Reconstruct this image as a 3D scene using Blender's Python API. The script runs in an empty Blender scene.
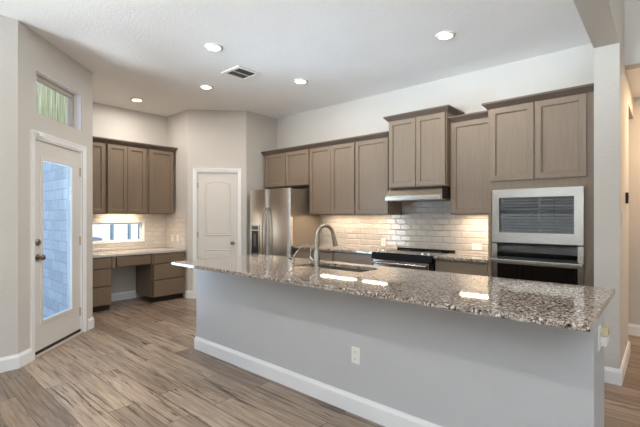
import bpy, bmesh, math, random
from mathutils import Vector, Matrix
random.seed(7)
S = bpy.context.scene
COL = S.collection
R = math.radians

# ------------------------------------------------------------------ camera, world, light, exposure
cam = bpy.data.objects.new('camera', bpy.data.cameras.new('camera'))
COL.objects.link(cam)
cam.location = (0, 0, 1.355)
cam.rotation_euler = (R(90), 0, R(41.25))
cam.data.sensor_width = 36
cam.data.lens = 394.6 / 640 * 36
cam.data.shift_y = 2.5 / 640
cam.data.clip_start = 0.02
S.camera = cam

S.view_settings.view_transform = 'Standard'
S.view_settings.look = 'None'
S.view_settings.gamma = 1
S.view_settings.use_curve_mapping = False
S.view_settings.exposure = 0.30
S.cycles.max_bounces = 10
S.cycles.diffuse_bounces = 6
S.cycles.glossy_bounces = 5
S.cycles.transparent_max_bounces = 12
S.cycles.sample_clamp_indirect = 6
S.cycles.caustics_reflective = False
S.cycles.caustics_refractive = False
try:
    S.cycles.use_denoising = True
    S.cycles.denoiser = 'OPENIMAGEDENOISE'
except Exception:
    pass

world = bpy.data.worlds.new('sky'); S.world = world
world.use_nodes = True
wn = world.node_tree
wn.nodes.clear()
wo = wn.nodes.new('ShaderNodeOutputWorld')
wb = wn.nodes.new('ShaderNodeBackground')
ws = wn.nodes.new('ShaderNodeTexSky')
ws.sky_type = 'NISHITA'
ws.sun_elevation = R(50)
ws.sun_rotation = R(20)
ws.sun_disc = False
wb.inputs['Strength'].default_value = 0.5
wn.links.new(ws.outputs[0], wb.inputs['Color'])
wn.links.new(wb.outputs[0], wo.inputs['Surface'])

def area(name, loc, rot, sx, sy, power, col, spread=180):
    d = bpy.data.lights.new(name, 'AREA')
    d.shape = 'RECTANGLE'; d.size = sx; d.size_y = sy
    d.energy = power; d.color = col; d.spread = R(spread)
    o = bpy.data.objects.new(name, d); COL.objects.link(o)
    o.location = loc; o.rotation_euler = rot
    return o
DAY = (0.80, 0.92, 1.0)
sun = bpy.data.lights.new('sun', 'SUN'); sun.energy = 3.6; sun.angle = R(0.5); sun.color = (1.0, 0.95, 0.88)
so = bpy.data.objects.new('sun', sun); COL.objects.link(so)
so.rotation_euler = Vector((-0.80, -0.62, -1.0)).to_track_quat('-Z', 'Y').to_euler()
# lamps in place of daylight outside the living-room panes, tilted at the ceiling
area('daylight_rear', (-2.15, -5.5, .95), (R(126), 0, R(0)), 3.4, 2.0, 1150, DAY, 66)
area('daylight_rear_right', (1.7, -5.6, .65), (R(128), 0, R(0)), 3.0, 2.0, 300, DAY, 64)
area('daylight_side', (4.7, -0.6, .65), (R(120), 0, R(90)), 3.2, 2.0, 40, DAY, 75)
area('entry_uplight', (-5.36, .74, .95), (R(112), 0, R(-45)), 0.9, 1.6, 20, DAY, 60)  # uplight added outside the entry door for the ceiling and tile highlights
CAN_POWER = 6
CAN_COL = (1.0, 0.95, 0.89)
UNDER_COL = (1.0, 0.80, 0.58)

# ------------------------------------------------------------------ materials
def lin(c):
    return tuple(((v / 255) / 12.92 if v / 255 <= 0.04045 else ((v / 255 + 0.055) / 1.055) ** 2.4) for v in c) + (1,)

class NT:
    def __init__(s, name):
        s.m = bpy.data.materials.new(name); s.m.use_nodes = True
        s.t = s.m.node_tree; s.b = s.t.nodes['Principled BSDF']
    def n(s, typ, **kw):
        nd = s.t.nodes.new(typ)
        for k, v in kw.items(): setattr(nd, k, v)
        return nd
    def l(s, a, b): s.t.links.new(a, b)
    def coord(s, scale=(1, 1, 1), rot=(0, 0, 0), out='Object'):
        tc = s.n('ShaderNodeTexCoord'); mp = s.n('ShaderNodeMapping')
        mp.inputs['Scale'].default_value = scale; mp.inputs['Rotation'].default_value = rot
        s.l(tc.outputs[out], mp.inputs['Vector']); return mp.outputs[0]
    def noise(s, vec, scale, detail=4, rough=0.5):
        nd = s.n('ShaderNodeTexNoise'); nd.inputs['Scale'].default_value = scale
        nd.inputs['Detail'].default_value = detail; nd.inputs['Roughness'].default_value = rough
        if vec is not None: s.l(vec, nd.inputs['Vector'])
        return nd
    def ramp(s, fac, stops, interp='LINEAR'):
        r = s.n('ShaderNodeValToRGB'); cr = r.color_ramp; cr.interpolation = interp
        while len(cr.elements) < len(stops): cr.elements.new(0.5)
        for e, (p, c) in zip(cr.elements, stops):
            e.position = p; e.color = c if len(c) == 4 else tuple(c) + (1,)
        s.l(fac, r.inputs[0]); return r.outputs[0]
    def mix(s, fac, a, b, mode='MIX'):
        m = s.n('ShaderNodeMix', data_type='RGBA', blend_type=mode)
        for v, i in ((fac, 0), (a, 6), (b, 7)):
            if hasattr(v, 'links'): s.l(v, m.inputs[i])
            else: m.inputs[i].default_value = v
        return m.outputs[2]
    def bump(s, h, strength=0.2, dist=0.01):
        b = s.n('ShaderNodeBump'); b.inputs['Strength'].default_value = strength
        b.inputs['Distance'].default_value = dist
        s.l(h, b.inputs['Height']); s.l(b.outputs[0], s.b.inputs['Normal'])
    def set(s, **kw):
        for k, v in kw.items():
            i = s.b.inputs[k.replace('_', ' ')]
            if hasattr(v, 'links'): s.l(v, i)
            else: i.default_value = v
        return s

def plain(name, rgb, rough=0.5, metal=0.0, bump=0, bscale=200, spec=0.5):
    k = NT(name); k.set(Base_Color=lin(rgb), Roughness=rough, Metallic=metal)
    k.b.inputs['Specular IOR Level'].default_value = spec
    v = k.coord()
    nz = k.noise(v, bscale, 3)
    if bump: k.bump(nz.outputs['Fac'], bump, 0.004)
    return k.m

def paint(name, rgb, rough=0.75, tex=0.55, scale=55):
    k = NT(name)
    v = k.coord(out='Generated') if False else k.coord()
    nz = k.noise(v, scale, 4, 0.6); big = k.noise(v, 1.3, 2)
    c = lin(rgb); d = tuple(x * 0.96 for x in c[:3]) + (1,)
    k.set(Base_Color=k.ramp(big.outputs['Fac'], [(0.3, d), (0.7, c)]), Roughness=rough)
    k.b.inputs['Specular IOR Level'].default_value = 0.25
    k.bump(nz.outputs['Fac'], tex, 0.006)
    return k.m

def wood_cab(name, rgb, axis='z', rough=0.42):
    k = NT(name)
    sc = {'z': (60, 60, 2.2), 'x': (2.2, 60, 60), 'y': (60, 2.2, 60)}[axis]
    v = k.coord(sc)
    nz = k.noise(v, 1.5, 5, 0.6); big = k.noise(k.coord(), 3, 2)
    c = lin(rgb); d = tuple(x * 0.84 for x in c[:3]) + (1,); e = tuple(x * 1.08 for x in c[:3]) + (1,)
    base = k.ramp(nz.outputs['Fac'], [(0.3, d), (0.6, c), (0.8, e)])
    base = k.mix(0.12, base, k.ramp(big.outputs['Fac'], [(0.3, d), (0.7, e)]))
    k.set(Base_Color=base, Roughness=rough)
    k.bump(nz.outputs['Fac'], 0.08, 0.002)
    return k.m

def granite(name='granite', lift=0):
    k = NT(name); v = k.coord()
    wob = k.noise(v, 60, 3)
    vv = k.mix(0.012, v, wob.outputs['Color'], 'ADD')
    vo = k.n('ShaderNodeTexVoronoi', feature='F1'); vo.inputs['Scale'].default_value = 115; k.l(vv, vo.inputs['Vector'])
    sep = k.n('ShaderNodeSeparateColor'); k.l(vo.outputs['Color'], sep.inputs[0])
    c1 = k.ramp(sep.outputs[0], [(0, lin((22, 21, 21))), (0.20, lin((84, 74, 68))), (0.34, lin((134, 116, 102))),
                                 (0.52, lin((172, 158, 144))), (0.70, lin((216, 209, 200))), (0.88, lin((112, 94, 82)))], 'CONSTANT')
    vo2 = k.n('ShaderNodeTexVoronoi', feature='F1'); vo2.inputs['Scale'].default_value = 260; k.l(vv, vo2.inputs['Vector'])
    sp2 = k.n('ShaderNodeSeparateColor'); k.l(vo2.outputs['Color'], sp2.inputs[0])
    c2 = k.ramp(sp2.outputs[1], [(0, lin((26, 24, 24))), (0.27, lin((140, 124, 112))), (0.62, lin((196, 188, 178)))], 'CONSTANT')
    blot = k.noise(v, 22, 3)
    f = k.ramp(blot.outputs['Fac'], [(0.42, (0, 0, 0)), (0.62, (0.8, 0.8, 0.8))])
    k.set(Base_Color=k.mix(lift, k.mix(f, c1, c2), lin((226, 222, 216))), Roughness=0.045)
    k.b.inputs['Specular IOR Level'].default_value = 0.6
    return k.m

def tile_mat(name, rgb, plane, grout=(205, 198, 188), w=0.152, h=0.0776, rough=0.07):
    """bevelled subway tile; plane 'xz' or 'yz' (object space)"""
    k = NT(name)
    tc = k.n('ShaderNodeTexCoord'); sx = k.n('ShaderNodeSeparateXYZ'); k.l(tc.outputs['Object'], sx.inputs[0])
    cb = k.n('ShaderNodeCombineXYZ')
    k.l(sx.outputs[0 if plane == 'xz' else 1], cb.inputs[0]); k.l(sx.outputs[2], cb.inputs[1])
    def brick(mortar, smooth):
        b = k.n('ShaderNodeTexBrick'); b.inputs['Scale'].default_value = 1
        b.inputs['Brick Width'].default_value = w; b.inputs['Row Height'].default_value = h
        b.inputs['Mortar Size'].default_value = mortar; b.inputs['Mortar Smooth'].default_value = smooth
        b.inputs['Color1'].default_value = (0, 0, 0, 1); b.inputs['Color2'].default_value = (1, 1, 1, 1)
        k.l(cb.outputs[0], b.inputs['Vector']); return b
    b1 = brick(0.0018, 0.0); b2 = brick(0.011, 1.0)
    c = lin(rgb); d = tuple(x * 0.90 for x in c[:3]) + (1,)
    tone = k.mix(b1.outputs['Color'], c, d)
    k.set(Base_Color=k.mix(b1.outputs['Fac'], tone, lin(grout)),
          Roughness=k.ramp(b1.outputs['Fac'], [(0, (rough,) * 3), (1, (0.7,) * 3)]))
    inv = k.n('ShaderNodeMath', operation='SUBTRACT'); inv.inputs[0].default_value = 1; k.l(b2.outputs['Fac'], inv.inputs[1])
    wav = k.noise(tc.outputs['Object'], 9, 2)
    mad = k.n('ShaderNodeMath', operation='MULTIPLY_ADD'); k.l(wav.outputs['Fac'], mad.inputs[0]); mad.inputs[1].default_value = 0.07
    k.l(inv.outputs[0], mad.inputs[2])
    k.bump(mad.outputs[0], 0.9, 0.008)
    return k.m

def floor_mat():
    k = NT('plank_floor'); v = k.coord()
    b = k.n('ShaderNodeTexBrick'); b.offset = 0.37; b.offset_frequency = 2
    b.inputs['Scale'].default_value = 1; b.inputs['Brick Width'].default_value = 1.22
    b.inputs['Row Height'].default_value = 0.18; b.inputs['Mortar Size'].default_value = 0.0026
    b.inputs['Mortar Smooth'].default_value = 0.2
    b.inputs['Color1'].default_value = (0, 0, 0, 1); b.inputs['Color2'].default_value = (1, 1, 1, 1)
    k.l(v, b.inputs['Vector'])
    off = k.n('ShaderNodeVectorMath', operation='MULTIPLY_ADD')
    k.l(b.outputs['Color'], off.inputs[0]); off.inputs[1].default_value = (13, 7, 5)
    k.l(v, off.inputs[2])
    mp = k.n('ShaderNodeMapping'); mp.inputs['Scale'].default_value = (0.9, 13, 1); k.l(off.outputs[0], mp.inputs['Vector'])
    g = k.noise(mp.outputs[0], 1.7, 6, 0.62); g.inputs['Distortion'].default_value = 0.9
    mp2 = k.n('ShaderNodeMapping'); mp2.inputs['Scale'].default_value = (2.5, 60, 1); k.l(off.outputs[0], mp2.inputs['Vector'])
    fine = k.noise(mp2.outputs[0], 1.5, 4, 0.6)
    mp3 = k.n('ShaderNodeMapping'); mp3.inputs['Scale'].default_value = (0.75, 17, 1); k.l(off.outputs[0], mp3.inputs['Vector'])
    streak = k.noise(mp3.outputs[0], 1.6, 7, 0.68); streak.inputs['Distortion'].default_value = 0.7
    base = k.ramp(g.outputs['Fac'], [(0.26, lin((98, 79, 65))), (0.42, lin((146, 126, 109))), (0.56, lin((176, 157, 139))), (0.74, lin((206, 190, 173)))])
    base = k.mix(0.42, base, k.ramp(fine.outputs['Fac'], [(0.3, lin((106, 90, 77))), (0.7, lin((194, 179, 163)))]))
    tone = k.ramp(b.outputs['Color'], [(0, lin((186, 178, 172))), (0.5, lin((228, 221, 214))), (1, lin((255, 250, 244)))])
    base = k.mix(1.0, base, tone, 'MULTIPLY')
    sf = k.ramp(streak.outputs['Fac'], [(0.39, (0.97, 0.97, 0.97)), (0.46, (0, 0, 0))])
    base = k.mix(sf, base, lin((66, 48, 36)))
    base = k.mix(b.outputs['Fac'], base, lin((70, 54, 43)))
    k.set(Base_Color=base, Roughness=k.ramp(g.outputs['Fac'], [(0.3, (0.36,) * 3), (0.7, (0.26,) * 3)]))
    k.b.inputs['Specular IOR Level'].default_value = 0.45
    h = k.mix(b.outputs['Fac'], fine.outputs['Fac'], (0, 0, 0, 1))
    k.bump(h, 0.12, 0.003)
    return k.m

def steel(name, rgb=(176, 172, 166), rough=0.24, axis='x'):
    k = NT(name); sc = {'x': (2, 220, 220), 'z': (220, 220, 2)}[axis]
    nz = k.noise(k.coord(sc), 1, 3)
    k.set(Base_Color=lin(rgb), Metallic=1.0,
          Roughness=k.ramp(nz.outputs['Fac'], [(0.3, (rough * 0.96,) * 3), (0.7, (rough * 1.05,) * 3)]))
    return k.m

def glass_mat(name='clear_glass', tint=(1, 1, 1, 1)):
    k = NT(name)
    tr = k.n('ShaderNodeBsdfTransparent'); tr.inputs[0].default_value = tint
    gl = k.n('ShaderNodeBsdfGlossy'); gl.inputs['Roughness'].default_value = 0.02
    lw = k.n('ShaderNodeLayerWeight'); lw.inputs['Blend'].default_value = 0.5
    pw = k.n('ShaderNodeMath', operation='POWER'); k.l(lw.outputs['Facing'], pw.inputs[0]); pw.inputs[1].default_value = 5
    fr = k.n('ShaderNodeMath', operation='MULTIPLY_ADD'); k.l(pw.outputs[0], fr.inputs[0]); fr.inputs[1].default_value = 0.8; fr.inputs[2].default_value = 0.035
    ms = k.n('ShaderNodeMixShader'); k.l(fr.outputs[0], ms.inputs[0]); k.l(tr.outputs[0], ms.inputs[1]); k.l(gl.outputs[0], ms.inputs[2])
    k.l(ms.outputs[0], k.t.nodes['Material Output'].inputs['Surface'])
    return k.m

def emit(name, rgb, power):
    k = NT(name); k.set(Base_Color=(0.9, 0.9, 0.9, 1))
    k.b.inputs['Emission Color'].default_value = lin(rgb); k.b.inputs['Emission Strength'].default_value = power
    return k.m

def stone_mat(name='limestone_block'):
    k = NT(name)
    tc = k.n('ShaderNodeTexCoord'); sx = k.n('ShaderNodeSeparateXYZ'); k.l(tc.outputs['Object'], sx.inputs[0])
    ad = k.n('ShaderNodeMath', operation='ADD'); k.l(sx.outputs[0], ad.inputs[0]); k.l(sx.outputs[1], ad.inputs[1])
    cb = k.n('ShaderNodeCombineXYZ'); k.l(ad.outputs[0], cb.inputs[0]); k.l(sx.outputs[2], cb.inputs[1])
    b = k.n('ShaderNodeTexBrick'); b.inputs['Scale'].default_value = 1; b.inputs['Brick Width'].default_value = 0.30
    b.inputs['Row Height'].default_value = 0.13; b.inputs['Mortar Size'].default_value = 0.008
    b.inputs['Color1'].default_value = lin((196, 194, 188)); b.inputs['Color2'].default_value = lin((232, 229, 222))
    b.inputs['Mortar'].default_value = lin((178, 176, 170)); k.l(cb.outputs[0], b.inputs['Vector'])
    nz = k.noise(tc.outputs['Object'], 14, 5, 0.6)
    k.set(Base_Color=k.mix(0.35, b.outputs['Color'], k.ramp(nz.outputs['Fac'], [(0.3, lin((168, 166, 160))), (0.7, lin((238, 236, 230)))])), Roughness=0.9)
    k.bump(nz.outputs['Fac'], 0.3, 0.02)
    return k.m

def streaky():  # olive streaks on the siding stand in for greenery behind the transom
    k = NT('streaked_green_siding'); nz = k.noise(k.coord((9, 9, .7)), 2.2, 5, 0.65)
    k.set(Base_Color=k.ramp(nz.outputs['Fac'], [(0.3, lin((104, 98, 56))), (0.5, lin((178, 168, 112))), (0.7, lin((232, 222, 182)))]), Roughness=0.9)
    return k.m

M = dict(
    wall=paint('wall_paint', (205, 200, 193)),
    ceiling=paint('ceiling_paint', (243, 242, 240), 0.85, 0.5, 42),
    trim=paint('white_trim_paint', (240, 240, 240), 0.35, 0.03, 60),
    door=paint('white_door_paint', (219, 215, 209), 0.4, 0.03, 60),
    pony=paint('island_wall_paint', (191, 191, 192), 0.7, 0.35, 70),
    cab=wood_cab('taupe_cabinet_wood', (132, 115, 97)),
    cabx=wood_cab('taupe_cabinet_wood_horizontal', (132, 115, 97), 'x'),
    desk=wood_cab('brown_desk_wood', (122, 104, 85)),
    desky=wood_cab('brown_desk_wood_horizontal', (122, 104, 85), 'y'),
    crown=wood_cab('crown_wood_shaded', (98, 83, 72), 'x'),  # darker than the cabinets: the moulding's shading is put into its colour
    dark=plain('dark_recess', (46, 36, 30), 0.7),
    granite=granite(), pale_granite=granite('pale_granite', 0.6), floor=floor_mat(),
    tile=tile_mat('subway_tile', (192, 186, 180), 'xz'),
    tiley=tile_mat('subway_tile_nook', (222, 212, 202), 'yz'),
    tilex=tile_mat('subway_tile_nook_side', (222, 212, 202), 'xz'),
    steel=steel('brushed_steel', (178, 174, 168), 0.25), steelv=steel('brushed_steel_vertical', (214, 209, 203), 0.25, 'z'),
    hood=steel('hood_steel', (190, 176, 158), 0.28), nickel=steel('brushed_nickel', (176, 168, 156), 0.26, 'z'),
    bronze=plain('dark_knob_metal', (140, 128, 114), 0.3, 1.0), chrome=plain('chrome', (205, 205, 205), 0.1, 1.0),
    black=plain('black_plastic', (14, 14, 15), 0.35), blackglass=plain('black_glass', (10, 11, 12), 0.03, 0, 0, 200, 0.55),
    gray=plain('grey_plastic', (88, 88, 90), 0.4), iron=plain('cast_iron', (26, 26, 27), 0.6, 0, 0.2, 300),
    plate=plain('white_plastic', (238, 236, 230), 0.35), slot=plain('outlet_slot', (70, 66, 62), 0.6),
    amber=plain('amber_plastic', (205, 195, 158), 0.2),
    glass=glass_mat(), bglass=glass_mat('door_glass', (0.86, 0.93, 1.0, 1)),
    tan=plain('tan_window_frame', (186, 174, 160), 0.5), vinyl=plain('white_vinyl', (234, 232, 228), 0.4),
    lens=emit('lamp_lens', (255, 238, 212), 9.0), ledbar=emit('led_strip', (255, 226, 184), 3.0),
    stone=stone_mat(), pale_stone=stone_mat('pale_stone'), siding=streaky(), added_fence=plain('tan_reflection_fence', (158, 142, 124), 0.9),
    soil=plain('patio_concrete', (178, 174, 166), 0.9, 0, 0.3, 30),
    tarp=plain('blue_tarp', (40, 66, 96), 0.5), post=plain('grey_blue_post', (92, 122, 132), 0.5),
    blind=plain('white_blind', (246, 246, 246), 0.5), matte=plain('matte_black', (12, 12, 13), 0.65, 0, 0, 200, 0.2),
)

# ------------------------------------------------------------------ geometry helpers
def bm_box(bm, lo, hi, bev=0):
    r = bmesh.ops.create_cube(bm, size=1)
    vs = r['verts']
    sz = [hi[i] - lo[i] for i in range(3)]; ce = [(hi[i] + lo[i]) / 2 for i in range(3)]
    for v in vs: v.co = Vector([v.co[i] * sz[i] + ce[i] for i in range(3)])
    if bev:
        es = list({e for v in vs for e in v.link_edges})
        bmesh.ops.bevel(bm, geom=es, offset=bev, segments=2, affect='EDGES', profile=0.5)

def bm_prism(bm, prof, axis, a, b):
    """prof: 2-D polygon; axis 'x' -> (y,z), 'y' -> (x,z), 'z' -> (x,y)"""
    def P(p, t):
        return {'x': (t, p[0], p[1]), 'y': (p[0], t, p[1]), 'z': (p[0], p[1], t)}[axis]
    A = [bm.verts.new(P(p, a)) for p in prof]; B = [bm.verts.new(P(p, b)) for p in prof]
    n = len(prof)
    bm.faces.new(A); bm.faces.new(B[::-1])
    for i in range(n): bm.faces.new((A[i], B[i], B[(i + 1) % n], A[(i + 1) % n]))

def bm_sweep(bm, path, prof, closed=False):
    """sweep profile (out, z) along a 2-D path; 'out' is to the RIGHT of travel; mitred"""
    n = len(path); rings = []
    for i, p in enumerate(path):
        p = Vector(p)
        dirs = []
        if i > 0 or closed: dirs.append((p - Vector(path[i - 1])).normalized())
        if i < n - 1 or closed: dirs.append((Vector(path[(i + 1) % n]) - p).normalized())
        ns = [Vector((d.y, -d.x)) for d in dirs]
        if len(ns) == 2:
            m = (ns[0] + ns[1]).normalized(); m = m / max(0.2, m.dot(ns[0]))
        else: m = ns[0]
        rings.append([bm.verts.new((p.x + m.x * o, p.y + m.y * o, z)) for o, z in prof])
    k = len(prof)
    for i in range(n - 1 + (1 if closed else 0)):
        a, b = rings[i], rings[(i + 1) % n]
        for j in range(k): bm.faces.new((a[j], a[(j + 1) % k], b[(j + 1) % k], b[j]))
    if not closed:
        bm.faces.new(rings[0][::-1]); bm.faces.new(rings[-1])

def bm_tube(bm, pts, rad, seg=12, cap=True):
    pts = [Vector(p) for p in pts]
    rads = rad if isinstance(rad, (list, tuple)) else [rad] * len(pts)
    rings = []; up = None
    for i, p in enumerate(pts):
        if i == 0: d = pts[1] - p
        elif i == len(pts) - 1: d = p - pts[-2]
        else: d = pts[i + 1] - pts[i - 1]
        d.normalize()
        if up is None:
            up = Vector((0, 0, 1)) if abs(d.z) < 0.9 else Vector((1, 0, 0))
        u = (up - d * up.dot(d)).normalized(); w = d.cross(u); up = u
        rings.append([bm.verts.new(p + (u * math.cos(t) + w * math.sin(t)) * rads[i]) for t in [2 * math.pi * j / seg for j in range(seg)]])
    for a, b in zip(rings, rings[1:]):
        for j in range(seg): bm.faces.new((a[j], a[(j + 1) % seg], b[(j + 1) % seg], b[j]))
    if cap: bm.faces.new(rings[0][::-1]); bm.faces.new(rings[-1])

def bm_lathe(bm, prof, mat=None, seg=28, cap=True):
    """prof: (r, z) list revolved about local z, then transformed by mat"""
    rings = [[bm.verts.new((r * math.cos(2 * math.pi * j / seg), r * math.sin(2 * math.pi * j / seg), z)) for j in range(seg)] for r, z in prof]
    for a, b in zip(rings, rings[1:]):
        for j in range(seg): bm.faces.new((a[j], a[(j + 1) % seg], b[(j + 1) % seg], b[j]))
    if cap: bm.faces.new(rings[0][::-1]); bm.faces.new(rings[-1])
    if mat is not None:
        for rg in rings:
            for v in rg: v.co = mat @ v.co

def bm_cells(bm, xs, ys, solid, z0, z1, f=lambda a, b, c: (a, b, c)):
    """grid of solid cells between z0 and z1 without inner faces"""
    vc = {}
    def V(i, j, k):
        if (i, j, k) not in vc: vc[(i, j, k)] = bm.verts.new(f(xs[i], ys[j], (z0, z1)[k]))
        return vc[(i, j, k)]
    nx, ny = len(xs) - 1, len(ys) - 1
    ok = lambda i, j: 0 <= i < nx and 0 <= j < ny and solid(i, j)
    for i in range(nx):
        for j in range(ny):
            if not ok(i, j): continue
            bm.faces.new((V(i, j, 1), V(i + 1, j, 1), V(i + 1, j + 1, 1), V(i, j + 1, 1)))
            bm.faces.new((V(i, j, 0), V(i, j + 1, 0), V(i + 1, j + 1, 0), V(i + 1, j, 0)))
            for di, dj, q in ((-1, 0, ((i, j + 1), (i, j))), (1, 0, ((i + 1, j), (i + 1, j + 1))), (0, -1, ((i, j), (i + 1, j))), (0, 1, ((i + 1, j + 1), (i, j + 1)))):
                if not ok(i + di, j + dj):
                    (a, b), (c, d) = q
                    bm.faces.new((V(a, b, 0), V(c, d, 0), V(c, d, 1), V(a, b, 1)))

def mk(name, bm, mat, parent=None, smooth=False, loc=None):
    bmesh.ops.recalc_face_normals(bm, faces=bm.faces[:])
    me = bpy.data.meshes.new(name); bm.to_mesh(me); bm.free()
    me.materials.append(M[mat] if isinstance(mat, str) else mat)
    if smooth:
        for p in me.polygons: p.use_smooth = True
        try: me.set_sharp_from_angle(angle=R(38))
        except Exception: pass
    o = bpy.data.objects.new(name, me); COL.objects.link(o)
    if parent is not None: o.parent = parent
    if loc is not None: o.location = loc
    return o

def box(name, mat, lo, hi, parent=None, bev=0, loc=None):
    bm = bmesh.new(); bm_box(bm, lo, hi, bev); return mk(name, bm, mat, parent, loc=loc)

def tag(o, label, cat, group=None):
    o['label'] = label; o['category'] = cat
    if group: o['group'] = group
    return o

def thing(name, label, cat, loc=(0, 0, 0), rotz=0, group=None):
    o = bpy.data.objects.new(name, None); COL.objects.link(o)
    o.empty_display_size = 0.1
    o.location = loc; o.rotation_euler = (0, 0, rotz)
    return tag(o, label, cat, group)

def struct(o):
    o['kind'] = 'structure'; return o

def sroot(name, loc=(0, 0, 0), rotz=0):
    o = bpy.data.objects.new(name, None); COL.objects.link(o)
    o.location = loc; o.rotation_euler = (0, 0, rotz); return struct(o)

def copy_tree(o, parent=None, label=None):
    c = o.copy(); COL.objects.link(c)
    if parent is not None: c.parent = parent
    if label: c['label'] = label
    for ch in list(o.children): copy_tree(ch, c)
    return c

# ------------------------------------------------------------------ the room shell
HK, HR, HH = 3.10, 3.66, 2.70          # ceilings: kitchen, family room, hall
A = (-4.338, .868); B = (-5.245, 1.785)
C0 = (-6.61, 1.785); C1 = (-6.61, 3.444); P0 = (-5.916, 3.444); P1 = (-5.24, 4.12); K0 = (-5.24, 4.81)
YB = 4.81; YR = -4.5; XR = 3.6
WX0, WX1 = -.45, -.28                  # wing wall / dropped beam

def outline(x1, y1):      # plan of the house seen from above, up to x1 / y1
    return [(x1, -4.62), (x1, y1), (-6.73, y1), (-6.73, 1.665), (-5.294, 1.665), (-4.458, .828), (-4.458, -4.62)]
bm = bmesh.new(); bm_prism(bm, outline(3.72, 5.84), 'z', -.1, 0); struct(mk('floor', bm, 'floor'))
bm = bmesh.new(); bm_prism(bm, outline(WX0, 5.0), 'z', HK, HK + .12); struct(mk('ceiling', bm, 'ceiling'))
struct(box('ceiling_family', 'ceiling', (WX1, -4.8, HR), (3.9, 4.7, HR + .12)))
bm = bmesh.new(); bm_prism(bm, [(-1.8, 4.93), (WX0, 4.93), (WX1, 4.60), (1.32, 4.60), (1.32, 5.84), (-1.8, 5.84)], 'z', HH, HH + .1)
struct(mk('ceiling_hall', bm, 'ceiling'))

def wall(name, p0, p1, h, openings=(), th=.12, e0=0.0, e1=0.0, z0=0.0, mat='wall'):
    p0, p1 = Vector(p0), Vector(p1); L = (p1 - p0).length; ang = math.atan2(p1.y - p0.y, p1.x - p0.x)
    xs = sorted({-e0, L + e1} | {v for o in openings for v in o[:2]})
    zs = sorted({z0, h} | {v for o in openings for v in o[2:]})
    def solid(i, j):
        x, z = (xs[i] + xs[i + 1]) / 2, (zs[j] + zs[j + 1]) / 2
        return not any(o[0] < x < o[1] and o[2] < z < o[3] for o in openings)
    bm = bmesh.new(); bm_cells(bm, xs, zs, solid, 0, th, lambda a, b, c: (a, c, b))
    o = mk(name, bm, mat, loc=(p0.x, p0.y, 0)); o.rotation_euler = (0, 0, ang)
    return struct(o)

wall('wall_left', (A[0], YR), A, HK, e0=.12, e1=0)
wall('wall_entry', A, B, HK, [(.225, 1.065, 0, 2.105), (.247, 1.045, 2.335, 2.755)], e0=0, e1=0)
wall('wall_nook_left', B, C0, HK, e1=.12)
wall('wall_nook', C0, C1, HK, [(.20, 1.265, .925, 1.265)], e0=.12, e1=.12)
wall('wall_nook_right', C1, P0, HK, e0=.12, e1=.0)
wall('wall_pantry', P0, P1, HK, [(.146, .816, 0, 2.085)], e1=.0)
wall('wall_alcove', P1, K0, HK, e1=.12)
wall('wall_back', K0, (WX0, YB), HK, e0=.12, e1=0.0)
struct(box('wall_pantry_inside', 'wall', (-6.05, 4.25, 0), (-5.37, 4.3, 2.6)))
# wing wall beside the oven tower, opening to the passage behind the kitchen, dropped beam
bm = bmesh.new()
bm_cells(bm, [3.96, 4.95, 5.72], [0, 2.47, HR], lambda i, j: not (i == 1 and j == 0), WX0, WX1, lambda a, b, c: (c, a, b))
struct(mk('wall_wing', bm, 'wall'))
struct(box('wall_beam', 'wall', (WX0, YR, 2.745), (WX1, 3.96, HR)))
struct(box('wall_hall_header', 'wall', (WX1, 4.46, HH), (1.2, 4.60, HR)))
struct(box('wall_hall_end', 'wall', (-1.8, 5.72, 0), (1.4, 5.84, HH)))
struct(box('wall_hall_right', 'wall', (1.2, 4.46, 0), (1.32, 5.72, HH)))
struct(box('wall_passage_left', 'wall', (-1.8, 4.93, 0), (-1.68, 5.72, HH)))
struct(box('wall_family_back', 'wall', (1.32, 4.46, 0), (3.72, 4.58, HR)))
wall('wall_rear', (XR, YR), (A[0], YR), HR, [(.4, 3.2, .35, 2.55), (4.25, 7.45, .62, 2.45)], e0=.12, e1=.12)
wall('wall_right', (XR, 4.46), (XR, YR), HR, [(3.5, 6.6, .35, 2.55)], e1=.12)

# living-room windows behind and beside the camera, with blinds
def big_window(name, loc, rotz, x0, x1, z0, z1, mull, blinds):
    w = sroot(name, loc, rotz)
    bm = bmesh.new(); xs = [x0 + (x1 - x0) * i / mull for i in range(mull + 1)]; t = .05
    bm_box(bm, (x0, .03, z0), (x1, .10, z0 + t)); bm_box(bm, (x0, .03, z1 - t), (x1, .10, z1))
    for i, x in enumerate(xs):
        c = min(max(x, x0 + t / 2), x1 - t / 2); bm_box(bm, (c - t / 2, .03, z0 + t), (c + t / 2, .10, z1 - t))
    zm = (z0 + z1) / 2; bm_box(bm, (x0 + t, .04, zm - .025), (x1 - t, .09, zm + .025))
    mk('window_frame', bm, 'vinyl', w)
    box('window_pane', 'glass', (x0 + t, .062, z0 + t), (x1 - t, .066, z1 - t), w)
    if blinds:
        bm = bmesh.new(); z = z0 + .06
        while z < z1 - .06:
            bm_prism(bm, [(-.024, z - .018), (.024, z + .018), (.023, z + .0205), (-.025, z - .0155)], 'x', x0 + .02, x1 - .02)
            z += .088
        bm_box(bm, (x0 + .01, -.02, z1 - .05), (x1 - .01, .02, z1 - .005))
        b = mk('blind', bm, 'blind', w)
        b['kind'] = 'stuff'
    return w
big_window('window_1', (XR, YR, 0), R(180), .4, 3.2, .35, 2.55, 3, False)
big_window('window_2', (XR, YR, 0), R(180), 4.25, 7.45, .62, 2.45, 3, True)
big_window('window_3', (XR, 4.46, 0), R(-90), 3.5, 6.6, .35, 2.55, 3, False)

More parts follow.
